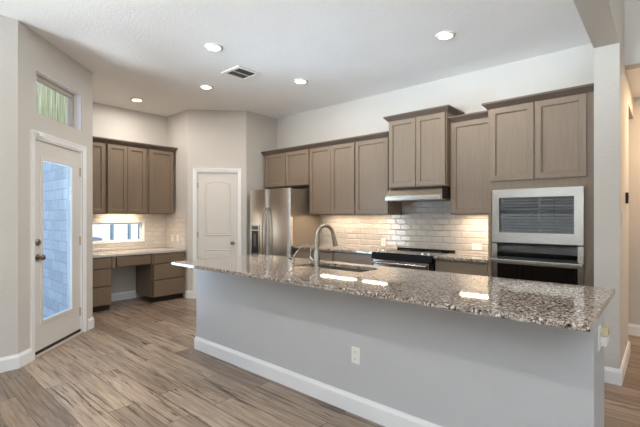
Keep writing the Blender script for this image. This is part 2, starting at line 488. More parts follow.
# baseboards
BB = [(0, 0), (.016, 0), (.016, .098), (.013, .108), (.008, .116), (.006, .127), (0, .127)]
def baseboard(name, path):
    bm = bmesh.new(); bm_sweep(bm, path, BB); return struct(mk(name, bm, 'trim'))
def along(p, q, t):
    p, q = Vector(p), Vector(q); return tuple(p + (q - p).normalized() * t)
baseboard('baseboard_left', [(A[0], YR), A, along(A, B, .163)])
baseboard('baseboard_entry', [along(A, B, 1.166), B, (-5.95, 1.785)])
baseboard('baseboard_nook', [(-6.61, 2.34), (-6.61, 2.90)])
baseboard('baseboard_pantry', [(-5.975, 3.444), P0, along(P0, P1, .085)])
baseboard('baseboard_alcove', [along(P0, P1, .873), P1, K0, (-5.14, 4.81)])
baseboard('baseboard_wing', [(WX0, 4.10), (WX0, 3.96), (WX1, 3.96), (WX1, 4.95)])
baseboard('baseboard_hall', [(-1.68, 5.72), (1.2, 5.72)])
baseboard('baseboard_rear', [(XR, YR), (A[0], YR)])
baseboard('baseboard_right', [(XR, 4.46), (XR, YR)])

# ------------------------------------------------------------------ entry door with the long pane
ANG_E = R(135)
d1 = sroot('door_1', (A[0], A[1], 0), ANG_E)     # local x along the wall, local -y into the room
T0, T1, G0, G1 = .232, 1.058, .365, .884
bm = bmesh.new()
xs = [T0, G0, G1, T1]; zs = [.03, .325, 1.905, 2.09]
bm_cells(bm, xs, zs, lambda i, j: not (i == 1 and j == 1), .020, .065, lambda a, b, c: (a, c, b))
slab = mk('door_slab', bm, 'door', d1)
bm = bmesh.new()
for y in (.008,):
    w = .030
    for lo, hi in (((G0 - w, y, .325 - w), (G0 + .006, y + .016, 1.905 + w)), ((G1 - .006, y, .325 - w), (G1 + w, y + .016, 1.905 + w)),
                   ((G0, y, .325 - w), (G1, y + .016, .331)), ((G0, y, 1.899), (G1, y + .016, 1.905 + w))):
        bm_box(bm, lo, hi, .004)
mk('glazing_bead', bm, 'door', d1)
box('door_glass', 'bglass', (G0, .040, .325), (G1, .046, 1.905), d1)
for z, h in ((1.655, .035), (1.56, .06)):
    box('blind_slider', 'plate', (G1 - .034, .001, z - h / 2), (G1 - .008, .020, z + h / 2), d1, .002)
def to_room(x, y, z):   # lathe axis -> local -y
    return Matrix.Translation((x, y, z)) @ Matrix.Rotation(R(90), 4, 'X')
def knob(parent, x, y, z, mat='bronze', name='door_knob'):
    bm = bmesh.new()
    bm_lathe(bm, [(.0, 0), (.033, .001), (.033, .006), (.024, .012), (.012, .016), (.011, .034), (.020, .040), (.027, .048), (.028, .056), (.024, .064), (.012, .069), (.0, .070)], to_room(x, y, z), cap=False)
    return mk(name, bm, mat, parent, True)
knob(d1, .300, .020, .955)
bm = bmesh.new()
bm_lathe(bm, [(.0, 0), (.032, .001), (.032, .008), (.026, .016), (.0, .017)], to_room(.298, .020, 1.10), cap=False)
bm_box(bm, (.292, -.015, 1.082), (.304, .006, 1.118), .003)
mk('deadbolt', bm, 'bronze', d1, True)
for z in (1.86, 1.07, .25):
    bm = bmesh.new(); bm_tube(bm, [(T1 + .004, .013, z - .05), (T1 + .004, .013, z + .05)], .007, 10)
    bm_box(bm, (T1 - .02, .017, z - .05), (T1 + .004, .020, z + .05)); mk('hinge', bm, 'tan', d1, True)
box('threshold', 'tan', (.228, -.022, 0.0), (1.062, .10, .022), d1, .004)
box('door_sweep', 'black', (T0, .012, .0225), (T1, .0199, .050), d1)
def casing(name, loc, rotz, x0, x1, zt, w):
    """outer x0..x1, outer top zt"""
    c = sroot(name, loc, rotz); bm = bmesh.new()
    prof = [(0, 0), (w, 0), (w, -.019), (w * .82, -.019), (w * .6, -.014), (w * .2, -.010), (.004, -.008)]
    # three mitred runs: prof p = (distance from the inner edge, depth)
    def run(pa, pb, out, along_z, za=0, zb=0): pass
    pts = []
    for (o, y) in prof:
        q = w - o
        pts.append([(x0 + q, y, 0), (x0 + q, y, zt - q), (x1 - q, y, zt - q), (x1 - q, y, 0)])
    rings = [[bm.verts.new(p[i]) for p in pts] for i in range(4)]
    k = len(prof)
    for a, b in zip(rings, rings[1:]):
        for j in range(k): bm.faces.new((a[j], a[(j + 1) % k], b[(j + 1) % k], b[j]))
    bm.faces.new(rings[0]); bm.faces.new(rings[-1][::-1])
    mk('casing', bm, 'trim', c); return c
def jamb(parent, x0, x1, zt, y0, y1, t=.018, mat='trim'):
    bm = bmesh.new(); bm_box(bm, (x0 - .004, y0, 0), (x0 + t - .004, y1, zt)); bm_box(bm, (x1 - t + .004, y0, 0), (x1 + .004, y1, zt))
    bm_box(bm, (x0, y0, zt - t + .004), (x1, y1, zt + .004)); return mk('door_jamb', bm, mat, parent)
casing('trim_1', (A[0], A[1], 0), ANG_E, .163, 1.127, 2.165, .062)
bm = bmesh.new()
bm_box(bm, (.225, .0, 0), (.2315, .12, 2.105)); bm_box(bm, (1.0585, .0, 0), (1.065, .12, 2.105)); bm_box(bm, (.2315, .0, 2.0915), (1.0585, .12, 2.105))
mk('door_jamb', bm, 'trim', d1)
# transom window above the door
w4 = sroot('window_4', (A[0], A[1], 0), ANG_E)
bm = bmesh.new(); x0, x1, z0, z1, t = .247, 1.045, 2.335, 2.755, .055
for lo, hi in (((x0, .075, z0), (x0 + t, .118, z1)), ((x1 - t, .075, z0), (x1, .118, z1)), ((x0 + t, .075, z0), (x1 - t, .118, z0 + t * .7)), ((x0 + t, .075, z1 - t), (x1 - t, .118, z1))):
    bm_box(bm, lo, hi, .004)
mk('window_frame', bm, 'tan', w4)
box('window_pane', 'glass', (x0 + t, .095, z0 + t * .7), (x1 - t, .100, z1 - t), w4)
bm = bmesh.new()
for lo, hi in (((x0, .001, z1 - .006), (x1, .075, z1)), ((x1 - .006, .001, z0 + .001), (x1, .075, z1 - .006)), ((x0, .001, z0 + .001), (x0 + .006, .075, z1 - .006))):
    bm_box(bm, lo, hi)
mk('window_reveal', bm, 'trim', w4)
sn = tag(box('door_sensor', 'plate', (.0, -.016, 0), (.085, 0, .028), None, .003), 'small white alarm sensor on the top trim of the glass entry door', 'sensor')
v = along(A, B, .24); sn.location = (v[0] + .0192 * .7071, v[1] + .0192 * .7071, 2.118); sn.rotation_euler = (0, 0, ANG_E)

# ------------------------------------------------------------------ pantry door
ANG_P = R(45)
d2 = sroot('door_2', (P0[0], P0[1], 0), ANG_P)
x0, x1 = .1555, .8065
def arch_panel_door(parent, x0, x1, z0, z1):
    bm = bmesh.new(); bm_box(bm, (x0, .022, z0), (x1, .057, z1)); mk('door_slab', bm, 'door', parent)
    pa, pb = x0 + .118, x1 - .118
    def ring(pts, name):
        bm = bmesh.new(); n = len(pts)
        cx = sum(p[0] for p in pts) / n; cz = sum(p[1] for p in pts) / n
        def off(d): 
            out = []
            for i, p in enumerate(pts):
                a = Vector(pts[i - 1]); b = Vector(p); c = Vector(pts[(i + 1) % n])
                n1 = Vector((-(b - a).y, (b - a).x)).normalized(); n2 = Vector((-(c - b).y, (c - b).x)).normalized()
                m = (n1 + n2).normalized(); m /= max(.3, m.dot(n1)); out.append(b + m * d)
            return out
        # raised moulding ring then a shallow field
        loops = [(0, .0215), (.006, .0110), (.014, .0110), (.022, .0205), (.044, .0150)]
        rings = []
        for d, y in loops:
            rings.append([bm.verts.new((q.x, y, q.y)) for q in off(d)])
        for a, b in zip(rings, rings[1:]):
            for j in range(n): bm.faces.new((a[j], a[(j + 1) % n], b[(j + 1) % n], b[j]))
        bm.faces.new(rings[-1]); bk = [bm.verts.new((q.x, .0225, q.y)) for q in off(0)]
        bm.faces.new(bk[::-1])
        for j in range(n): bm.faces.new((bk[j], bk[(j + 1) % n], rings[0][(j + 1) % n], rings[0][j]))
        mk(name, bm, 'door', parent)
    top = [(pa + (pb - pa) * i / 14, 1.888 + .048 * math.sin(math.pi * i / 14)) for i in range(15)]
    ring([(pa, 1.03), (pb, 1.03)] + top[::-1], 'upper_panel')
    ring([(pa, .24), (pb, .24), (pb, .80), (pa, .80)], 'lower_panel')
    bm = bmesh.new()
    for i in range(1, 4):
        x = pa + .044 + (pb - pa - .088) * i / 4
        bm_box(bm, (x - .0016, .0138, 1.08), (x + .0016, .0152, 1.87)); bm_box(bm, (x - .0016, .0138, .295), (x + .0016, .0152, .745))
    mk('panel_bead', bm, 'door', parent)
arch_panel_door(d2, x0, x1, .012, 2.068)
knob(d2, .728, .022, .908)
for z in (1.86, 1.05, .25):
    bm = bmesh.new(); bm_tube(bm, [(x0 - .004, .017, z - .045), (x0 - .004, .017, z + .045)], .007, 10)
    bm_box(bm, (x0, .018, z - .045), (x0 + .02, .0219, z + .045)); mk('hinge', bm, 'tan', d2, True)
bm = bmesh.new()
bm_box(bm, (.146, .0, 0), (.1505, .12, 2.085)); bm_box(bm, (.8115, .0, 0), (.816, .12, 2.085)); bm_box(bm, (.1505, .0, 2.072), (.8115, .12, 2.085))
mk('door_jamb', bm, 'trim', d2)
casing('trim_2', (P0[0], P0[1], 0), ANG_P, .087, .875, 2.145, .060)

# ------------------------------------------------------------------ exterior seen through door, transom and desk window
struct(box('ground', 'soil', (-30, -25, -.35), (30, 25, -.16)))
struct(box('wall_outside_stone', 'stone', (-6.86, 1.575, -.16), (-5.40, 1.66, 2.22)))
struct(box('wall_outside_siding', 'siding', (-7.5, 1.60, 2.22), (-5.40, 1.66, 3.3)))
struct(box('wall_outside_far', 'pale_stone', (-12.3, -1, -.16), (-12.0, 9, 3.4)))

struct(box('wall_reflection_fence', 'added_fence', (-14, -13.2, -.16), (12, -13.0, 2.9)))  # unseen fence added to dim the sky reflected in the microwave

t = thing('tarpaulin_cover', 'low dark blue covered shape outside the desk window', 'cover', (-9.6, 3.02, -.16))
bm = bmesh.new(); bm_box(bm, (-.3, -.36, .28), (.3, .36, 1.04), .05); mk('cover', bm, 'tarp', t)
bm = bmesh.new(); bm_box(bm, (-.25, -.3, 0), (.25, .3, .30), .01); mk('base', bm, 'black', t)
for i, (x, y, lab) in enumerate(((-9.4, 3.60, 'left grey blue post outside the desk window, nearest the covered shape'), (-9.4, 3.98, 'middle grey blue post outside the desk window'), (-9.4, 4.22, 'right grey blue post outside the desk window'))):
    bm = bmesh.new(); bm_box(bm, (-.03, -.03, 0), (.03, .03, 2.6), .006); bm_box(bm, (-.06, -.06, 0), (.06, .06, .12), .006)
    tag(mk('patio_post', bm, 'post', loc=(x, y, -.16)), lab, 'post', 'posts outside the desk window')

# ------------------------------------------------------------------ cabinets
def bm_shaker(bm, x0, x1, z0, z1, y, th=.034, rail=.058, rec=.013):
    """door whose front face looks towards -y at y"""
    def L(m, yy): return [bm.verts.new(p) for p in ((x0 + m, yy, z0 + m), (x1 - m, yy, z0 + m), (x1 - m, yy, z1 - m), (x0 + m, yy, z1 - m))]
    rs = [L(0, y + th), L(0, y + .003), L(.003, y), L(rail - .004, y), L(rail, y + .004), L(rail + .004, y + rec)]
    for a, b in zip(rs, rs[1:]):
        for j in range(4): bm.faces.new((a[j], a[(j + 1) % 4], b[(j + 1) % 4], b[j]))
    bm.faces.new(rs[-1]); bm.faces.new(rs[0][::-1])

def shaker(parent, x0, x1, z0, z1, y, mat='cab', rail=.058, name='door', th=.034):
    bm = bmesh.new(); bm_shaker(bm, x0, x1, z0, z1, y, th, rail); return mk(name, bm, mat, parent)
def slab_front(parent, x0, x1, z0, z1, y, mat, name='drawer', th=.02):
    bm = bmesh.new(); bm_box(bm, (x0, y, z0), (x1, y + th, z1), .003); return mk(name, bm, mat, parent)

CROWN = [(0, 0), (.010, 0), (.016, .010), (.022, .016), (.040, .036), (.050, .044), (.050, .062), (0, .062)]
def crown(parent, path, z, mat='crown', sc=1.0):
    bm = bmesh.new(); bm_sweep(bm, path, [(o * sc, z + h * sc) for o, h in CROWN]); return mk('crown_moulding', bm, mat, parent)

def upper(label, x0, x1, z0, z1, yf, doors, crown_path, dz=(0.012, 0.035), crown_sc=1.0, light=None, group='upper wall cabinets', mat='cab', th=.02):
    """doors: list of (xa, xb) absolute; yf: face of the box; doors sit proud of it"""
    t = thing('wall_cabinet', label, 'cabinet', (x0, yf, z0), 0, group)
    bm = bmesh.new(); lip = .022 if light else 0
    bm_box(bm, (0, .014, lip), (x1 - x0, YB - yf, z1 - z0))
    if light:
        bm_box(bm, (0, .014, 0), (x1 - x0, .03, lip)); bm_box(bm, (0, .03, 0), (.016, YB - yf, lip)); bm_box(bm, (x1 - x0 - .016, .03, 0), (x1 - x0, YB - yf, lip))
    mk('carcass', bm, mat, t)
    for a, b in doors: shaker(t, a - x0, b - x0, dz[0], z1 - z0 - dz[1], -.0201, mat)
    if crown_path:
        crown(t, [(px - x0, py - yf) for px, py in crown_path], z1 - z0 - .025, sc=crown_sc)
    if light:
        a, b, pw = light
        box('light_bar', 'ledbar', (a - x0, .08, .012), (b - x0, .17, .0215), t)
        l = area('under_cabinet_lamp', ((a + b) / 2 - x0, .115, .006), (R(0), 0, 0), b - a, .09, pw, UNDER_COL)
        l.parent = t
    return t
UF = 4.48
upper('two door taupe wall cabinet over the stainless refrigerator', -5.19, -4.140, 1.83, 2.42, UF,
      [(-5.180, -4.668), (-4.658, -4.148)], [(-5.19, YB), (-5.19, UF), (-4.140, UF)])
upper('tall two door taupe wall cabinet between refrigerator and single door cabinet', -4.138, -3.268, 1.37, 2.42, UF,
      [(-4.128, -3.703), (-3.699, -3.276)], [(-4.138, UF), (-3.268, UF)], light=(-4.0, -3.35, 3.6))
upper('single door taupe wall cabinet just left of the range hood', -3.266, -2.722, 1.37, 2.42, UF,
      [(-3.258, -2.732)], [(-3.266, UF), (-2.722, UF)], light=(-3.22, -2.85, 2.4))
HF = 4.385
upper('raised two door taupe cabinet over the range hood', -2.680, -1.905, 1.705, 2.59, HF,
      [(-2.662, -2.288), (-2.282, -1.915)], [(-2.680, YB), (-2.680, HF), (-1.905, HF), (-1.905, YB)], crown_sc=.95)
upper('single door taupe wall cabinet between range hood cabinet and oven tower', -1.903, -1.375, 1.37, 2.47, UF,
      [(-1.880, -1.395)], [(-1.903, UF), (-1.375, UF)], light=(-1.82, -1.42, 4.5))

# oven tower
OF = 4.18
ot = thing('oven_tower', 'full height taupe cabinet tower holding microwave and wall oven', 'cabinet', (-1.372, OF, 0))
W_ = .918
bm = bmesh.new()
bm_box(bm, (0, 0, .10), (.034, YB - OF - .002, 2.475)); bm_box(bm, (.828, 0, .10), (W_, YB - OF - .002, 2.475))
bm_box(bm, (.034, 0, 1.622), (.828, YB - OF - .002, 2.475)); bm_box(bm, (.034, .02, .10), (.828, YB - OF - .002, .36))
bm_box(bm, (.034, .45, .36), (.828, YB - OF - .002, 1.622)); bm_box(bm, (0.01, .06, 0), (W_ - .01, YB - OF - .002, .10))
mk('carcass', bm, 'cab', ot)
shaker(ot, .022, .426, 1.706, 2.44, -.0201, th=.02); shaker(ot, .434, .845, 1.706, 2.44, -.0201, th=.02)
slab_front(ot, .03, .84, .12, .35, -.0201, 'cabx')
crown(ot, [(0, .245), (0, 0), (W_ - .004, 0)], 2.445)
mw = thing('microwave_oven', 'built-in stainless framed microwave above the wall oven', 'microwave', (-1.322, OF, 1.094))
bm = bmesh.new(); w, h = .776, .524
bm_cells(bm, [0, .066, .704, w], [0, .098, .442, h], lambda i, j: not (i == 1 and j == 1), -.030, -.002, lambda a, b, c: (a, c, b))
mk('trim_frame', bm, 'steel', mw)
box('glass_door', 'blackglass', (.067, -.024, .099), (.548, -.006, .441), mw, .001)
box('control_panel', 'blackglass', (.550, -.024, .099), (.703, -.006, .441), mw, .001)
box('cavity', 'black', (.06, 0.0, .04), (.72, .40, .48), mw)
ov = thing('wall_oven', 'built-in black glass wall oven with stainless handle under the microwave', 'oven', (-1.322, OF, .38))
box('oven_body', 'black', (.035, .0, .0), (.74, .44, .70), ov)
box('control_panel', 'blackglass', (.048, -.026, .575), (.730, -.001, .700), ov, .001)
bm = bmesh.new()
bm_box(bm, (0, -.028, .505), (.047, -.001, .703)); bm_box(bm, (.731, -.028, .505), (.776, -.001, .703))
bm_box(bm, (.0, -.026, .504), (.776, -.002, .535)); bm_box(bm, (0, -.026, 0), (.047, -.001, .504)); bm_box(bm, (.731, -.026, 0), (.776, -.001, .504))
mk('trim_frame', bm, 'steel', ov)
box('glass_door', 'blackglass', (.048, -.026, .01), (.730, -.001, .503), ov, .001)
bm = bmesh.new(); bm_box(bm, (.004, -.075, .518), (.772, -.052, .552), .006)
bm_box(bm, (.03, -.055, .522), (.05, -.027, .548)); bm_box(bm, (.726, -.055, .522), (.746, -.027, .548)); mk('handle', bm, 'steel', ov)
box('gap_strip', 'black', (.048, -.022, .536), (.730, -.001, .574), ov)

# base cabinets against the back wall
BF = 4.20
def base_cab(label, x0, x1, splits):
    t = thing('base_cabinet', label, 'cabinet', (x0, BF, 0), 0, 'base cabinets on the back wall')
    box('carcass', 'cab', (0, 0, .10), (x1 - x0, YB - BF - .002, .875), t)
    box('toe_kick', 'dark', (0.0, .07, 0), (x1 - x0, .09, .10), t)
    n = len(splits) - 1
    for i in range(n):
        a, b = splits[i] - x0 + .008, splits[i + 1] - x0 - .008
        slab_front(t, a, b, .70, .855, -.0201, 'cabx'); shaker(t, a, b, .115, .685, -.0201, th=.02)
    return t
base_cab('taupe base cabinet beside the refrigerator', -4.178, -3.432, [-4.178, -3.80, -3.432])
base_cab('taupe base cabinet just left of the range', -3.430, -2.775, [-3.430, -2.775])
base_cab('taupe base cabinet between range and oven tower', -1.955, -1.376, [-1.955, -1.376])
def slab_counter(name, label, x0, x1, y0, y1, z0, z1, hole=None):
    bm = bmesh.new()
    xs = [x0, x1]; ys = [y0, y1]
    if hole: xs = [x0, hole[0], hole[1], x1]; ys = [y0, hole[2], hole[3], y1]
    bm_cells(bm, xs, ys, lambda i, j: not (hole and i == 1 and j == 1), z0, z1)
    o = tag(mk(name, bm, 'granite'), label, 'countertop')
    b = o.modifiers.new('bevel', 'BEVEL'); b.width = .004; b.segments = 2; b.limit_method = 'ANGLE'; b.angle_limit = R(40)
    return o
slab_counter('countertop', 'speckled granite countertop left of the range along the back wall', -4.180, -2.768, 4.155, YB, .876, .906)
slab_counter('countertop', 'short speckled granite countertop between range and oven tower', -1.960, -1.374, 4.155, YB, .876, .906)

# backsplash
bm = bmesh.new(); bm_box(bm, (-4.178, YB - .010, .906), (-1.374, YB - .0005, 1.37)); bm_box(bm, (-2.72, YB - .010, 1.37), (-1.905, YB - .0005, 1.70))
struct(mk('trim_backsplash', bm, 'tile'))

# range
rg = thing('range', 'slide-in black and stainless range under the hood', 'range', (-2.764, 4.15, 0))
w = .800
box('range_body', 'black', (.004, .03, .02), (w - .004, YB - 4.15 - .015, .895), rg)
bm = bmesh.new(); bm_box(bm, (0, -.005, .896), (w, YB - 4.15 - .06, .908), .003); mk('cooktop', bm, 'blackglass', rg)
bm = bmesh.new(); bm_prism(bm, [(-.03, .83), (.029, .83), (.029, .895), (-.012, .895)], 'x', .0, w); mk('control_fascia', bm, 'matte', rg)
bm = bmesh.new(); bm_box(bm, (.02, -.012, .18), (w - .04, .029, .822), .004); mk('oven_door', bm, 'steel', rg)
bm = bmesh.new(); bm_tube(bm, [(.03, -.055, .785), (w - .05, -.055, .785)], .012, 12)
bm_box(bm, (.06, -.055, .777), (.08, -.012, .793)); bm_box(bm, (w - .10, -.055, .777), (w - .08, -.012, .793)); mk('handle', bm, 'steel', rg, True)
bm = bmesh.new(); bm_box(bm, (.02, -.010, .05), (w - .02, .029, .17), .004); mk('drawer', bm, 'steel', rg)
bm = bmesh.new(); bm_box(bm, (.0, .600, .895), (w, .640, .928), .004); mk('rear_vent_trim', bm, 'matte', rg)
for bx, by, br in ((.20, .18, .095), (.60, .18, .075), (.20, .44, .075), (.60, .44, .095)):
    bm = bmesh.new(); bm_lathe(bm, [(br - .006, .9081), (br - .005, .9090), (br, .9090), (br + .001, .9081), (br - .006, .9081)], Matrix.Translation((bx, by, 0)), 30, False); mk('burner_ring', bm, 'gray', rg, True)
for kx in (.045, .125, .655, .735):
    bm = bmesh.new(); bm_lathe(bm, [(0, 0), (.022, 0), (.020, .018), (.017, .026), (0, .027)], Matrix.Translation((kx, .045, .907)), 18, False)
    mk('knob', bm, 'chrome', rg, True)

# hood
hd = thing('range_hood', 'thin stainless under-cabinet range hood over the range', 'hood', (-2.668, 4.30, 1.545))
bm = bmesh.new(); bm_prism(bm, [(0, .008), (0, .058), (.10, .1595), (YB - 4.30 - .012, .1595), (YB - 4.30 - .012, .0), (.02, .0)], 'x', 0, .745)
mk('hood_shell', bm, 'hood', hd)
box('front_lip', 'steel', (-.004, -.008, .004), (.725, -.0003, .050), hd, .002)
box('filter', 'gray', (.06, .06, -.006), (.69, .44, -.0005), hd)
box('end_cap', 'dark', (.7455, .004, .014), (.749, .40, .15), hd)

# refrigerator
fr = thing('refrigerator', 'stainless side-by-side refrigerator with ice dispenser', 'refrigerator', (-5.14, 4.085, 0))
w = .952
box('cabinet_body', plain('fridge_side', (150, 138, 124), 0.38, 0.6), (.005, .085, .03), (w - .005, .70, 1.765), fr, .006)
sp = .450
def bowed_door(name, xa, xb):
    bm = bmesh.new(); n = 18; pr = [(xb, .078), (xa, .078)]
    for i in range(n + 1):
        u = i / n; e = min(u, 1 - u) * (xb - xa)
        rnd = .012 * (1 - min(1, e / .012)) ** 2
        pr.append((xa + (xb - xa) * u, .012 - .012 * (1 - (2 * u - 1) ** 2) + rnd))
    bm_prism(bm, pr, 'z', .06, 1.775); return mk(name, bm, 'steelv', fr, True)
bowed_door('freezer_door', 0, sp - .003); bowed_door('fridge_door', sp + .003, w)
box('kick_grille', 'black', (.01, .05, 0), (w - .01, .10, .058), fr)
bm = bmesh.new()
bm_cells(bm, [.075, .092, .262, .279], [.745, .765, 1.12, 1.20, 1.215], lambda i, j: not (i == 1 and j == 1), -.010, .0005, lambda a, b, c: (a, c, b))
dsp = mk('ice_dispenser', bm, 'steel', fr)
box('dispenser_recess', 'black', (.092, -.003, .765), (.262, .0, 1.12), dsp)
box('dispenser_screen', 'blackglass', (.098, -.012, 1.135), (.256, -.010, 1.195), dsp)
box('drip_tray', 'steel', (.082, -.016, .728), (.272, -.0005, .744), dsp)
box('paddle', 'gray', (.150, -.014, .86), (.204, -.003, 1.06), dsp)
for hx in (sp - .034, sp + .034):
    bm = bmesh.new(); pts = []
    for i in range(17):
        u = i / 16; pts.append((hx, -.004 - .060 * (math.sin(math.pi * u) ** .45), .52 + u * .97))
    bm_tube(bm, pts, .0125, 12); mk('handle', bm, 'nickel', fr, True)

# ------------------------------------------------------------------ island
IX0, IX1, IY0, IY1 = -3.61, -.25, 2.20, 2.607
isl = thing('kitchen_island', 'long grey painted kitchen island with white baseboard', 'island', (IX0, IY0, 0))
L = IX1 - IX0
bm = bmesh.new(); D_ = IY1 - IY0; bm_prism(bm, [(0, 0), (L, 0), (L, D_), (L - .2, D_), (L - .2, .2), (.2, .2), (.2, D_), (0, D_)], 'z', 0, .876); mk('island_wall', bm, 'pony', isl)
bm = bmesh.new(); bm_sweep(bm, [(0, IY1 - IY0), (0, 0), (L, 0), (L, IY1 - IY0)], BB); mk('baseboard', bm, 'trim', isl)
sk = (-2.555, -1.83, 2.575, 2.885)
bm = bmesh.new()
bm_box(bm, (.201, .205, .10), (L - .201, .22, .876))      # back of cabinet run
bm_box(bm, (.05, .76, .10), (L - .06, .78, .876)); bm_box(bm, (.05, .42, .10), (.07, .76, .876)); bm_box(bm, (L - .08, .42, .10), (L - .06, .76, .876))
bm_box(bm, (.05, .42, .0), (L - .06, .72, .10))
mk('cabinet_run', bm, 'cab', isl)
n = 6
for i in range(n):
    a = .06 + (L - .13) * i / n
    bm = bmesh.new(); bm_shaker(bm, -(a + (L - .13) / n - .006), -(a + .006), .12, .86, 0, .02)
    o = mk('door', bm, 'cab', isl, loc=(0, .80, 0)); o.rotation_euler = (0, 0, R(180))
slab_counter('island_countertop', 'large speckled granite countertop on the kitchen island', -3.64, -.235, 1.945, 3.03, .8762, .9065, sk)
si = thing('sink', 'undermount stainless sink set in the island countertop', 'sink', (sk[0], sk[2], .876))
a, b, dp = sk[1] - sk[0], sk[3] - sk[2], -.16
bm = bmesh.new()
def rr(m, z): return [bm.verts.new(p) for p in ((-.012 + m, -.012 + m, z), (a + .012 - m, -.012 + m, z), (a + .012 - m, b + .012 - m, z), (-.012 + m, b + .012 - m, z))]
rs = [rr(-.012, -.001), rr(0, -.001), rr(.012, dp), rr(.020, dp - .004)]
rs2 = [rr(-.012, -.006), rr(-.004, -.006), rr(.008, dp - .010)]
for x, y in list(zip(rs, rs[1:])) + list(zip(rs2, rs2[1:])) + [(rs2[0], rs[0])]:
    for j in range(4): bm.faces.new((x[j], x[(j + 1) % 4], y[(j + 1) % 4], y[j]))
bm.faces.new(rs[-1]); bm.faces.new(rs2[-1][::-1])
mk('basin', bm, 'steel', si)
bm = bmesh.new(); bm_lathe(bm, [(0, 0), (.045, 0), (.045, .004), (.03, .002), (0, .001)], Matrix.Translation((a / 2, b / 2, dp - .003)), 20, False); mk('drain', bm, 'chrome', si, True)

# main faucet
fx, fy, CZ = -2.262, 2.535, .9066
fa = thing('kitchen_faucet', 'tall nickel gooseneck faucet behind the island sink', 'faucet', (fx, fy, CZ))
bm = bmesh.new(); bm_lathe(bm, [(.0, 0), (.032, 0), (.032, .006), (.027, .012), (.026, .06), (.025, .125), (.021, .145), (.018, .16), (0, .161)], None, 24, False)
mk('faucet_body', bm, 'nickel', fa, True)
bm = bmesh.new(); pts = [(0, 0, .15), (0, 0, .20), (0, 0, .27)]
for i in range(1, 15):
    th = math.pi * i / 14 * .95; rr_ = .098
    pts.append((.012 * (1 - math.cos(th)), rr_ - rr_ * math.cos(th), .27 + .092 * math.sin(th)))
bm_tube(bm, pts, .0155, 14); mk('spout', bm, 'nickel', fa, True)
e = Vector(pts[-1]); d = (e - Vector(pts[-2])).normalized()
bm = bmesh.new(); bm_tube(bm, [e - d * .004, e + d * .02, e + d * .06, e + d * .105, e + d * .11], [.0165, .019, .020, .025, .021], 16)
mk('spray_head', bm, 'nickel', fa, True)
bm = bmesh.new(); bm_tube(bm, [(-.018, 0, .055), (-.045, -.012, .075), (-.058, -.018, .095)], [.014, .016, .013], 12); mk('handle_hub', bm, 'nickel', fa, True)
bm = bmesh.new(); bm_tube(bm, [(-.052, -.018, .085), (-.050, -.02, .13), (-.042, -.02, .175), (-.038, -.02, .19)], [.008, .007, .006, .005], 10); mk('lever', bm, 'nickel', fa, True)
# filter tap
ft = thing('filter_tap', 'slim water filter tap with black lever left of the main faucet', 'tap', (-2.545, 2.53, CZ))
bm = bmesh.new(); bm_lathe(bm, [(0, 0), (.018, 0), (.018, .004), (.012, .010), (.012, .055), (.010, .062), (0, .063)], None, 18, False); mk('tap_body', bm, 'nickel', ft, True)
bm = bmesh.new(); pts = [(0, 0, .058), (.002, .004, .085)]
for i in range(0, 11):
    u = i / 10; pts.append((.006 + .09 * u, .008 + .13 * u, .088 + .108 * math.sin(u * 1.95)))
bm_tube(bm, pts, .0045, 10); mk('spout', bm, 'nickel', ft, True)
bm = bmesh.new(); bm_tube(bm, [(.006, 0, .052), (-.012, -.012, .058), (-.034, -.022, .066)], [.006, .006, .007], 10); mk('lever', bm, 'black', ft, True)

# ------------------------------------------------------------------ outlets and switches
def outlet(label, loc, rotz, w=.072, h=.115, kind='duplex', group=None, name='outlet', gang=1):
    """local -y faces the room, base centre at loc"""
    t = thing(name, label, 'switch' if 'switch' in name else 'outlet', loc, rotz, group)
    bm = bmesh.new(); bm_box(bm, (-w / 2, -.006, -h / 2), (w / 2, 0, h / 2), .002); mk('cover_plate', bm, 'plate', t)
    if kind == 'duplex':
        for s in (-1, 1):
            dx, dz = (0, s * .024) if h > w else (s * .024, 0)
            r = box('receptacle', 'plate', (dx - .014, -.0085, dz - .014), (dx + .014, -.0062, dz + .014), t, .002)
            for q in (-1, 1):
                lo = (dx + q * .006 - .0012, -.0090, dz - .006); hi = (dx + q * .006 + .0012, -.0086, dz + .006)
                if h <= w: lo = (dx - .006, -.0090, dz + q * .006 - .0012); hi = (dx + .006, -.0086, dz + q * .006 + .0012)
                box('slot', 'slot', lo, hi, r)
    else:
        box('rocker', 'plate', (-.016, -.010, -.032), (.016, -.0062, .032), t, .003)
    return t
outlet('white outlet low on the front of the kitchen island', (-1.60, IY0 - .0002, .40), 0)
outlet('white outlet on the tile just left of the range', (-3.01, YB - .0102, .985), 0)
outlet('white horizontal outlet on the tile between range and oven tower', (-1.706, YB - .0102, .985), 0, .118, .074)
o1 = outlet('left white outlet on the tiled side wall of the desk nook', (-6.385, 3.444 - .0112, .975), 0, group='nook outlets')
o2 = copy_tree(o1, label='right white outlet on the tiled side wall of the desk nook'); o2.location.x = -6.205
eo = outlet('white outlet with a small plugged-in device on the right end of the island', (IX1 + .0002, 2.36, .755), R(90))
box('back_box', 'plate', (.03, -.030, -.045), (.13, -.0005, -.002), eo, .003)
box('plug_in', 'amber', (.045, -.034, .000), (.115, -.0005, .044), eo, .004)
outlet('white rocker switch on the hall side of the wing wall', (WX1 + .0002, 4.20, 1.33), R(90), kind='rocker', name='light_switch')
th = thing('thermostat', 'small black thermostat on the hall side of the wing wall', 'thermostat', (WX1 + .0002, 4.60, 1.52), R(90))
bm = bmesh.new(); bm_box(bm, (-.05, -.022, -.05), (.05, 0, .05), .004); mk('housing', bm, 'black', th)
box('display', 'gray', (-.02, -.0235, -.006), (.02, -.0221, .012), th)

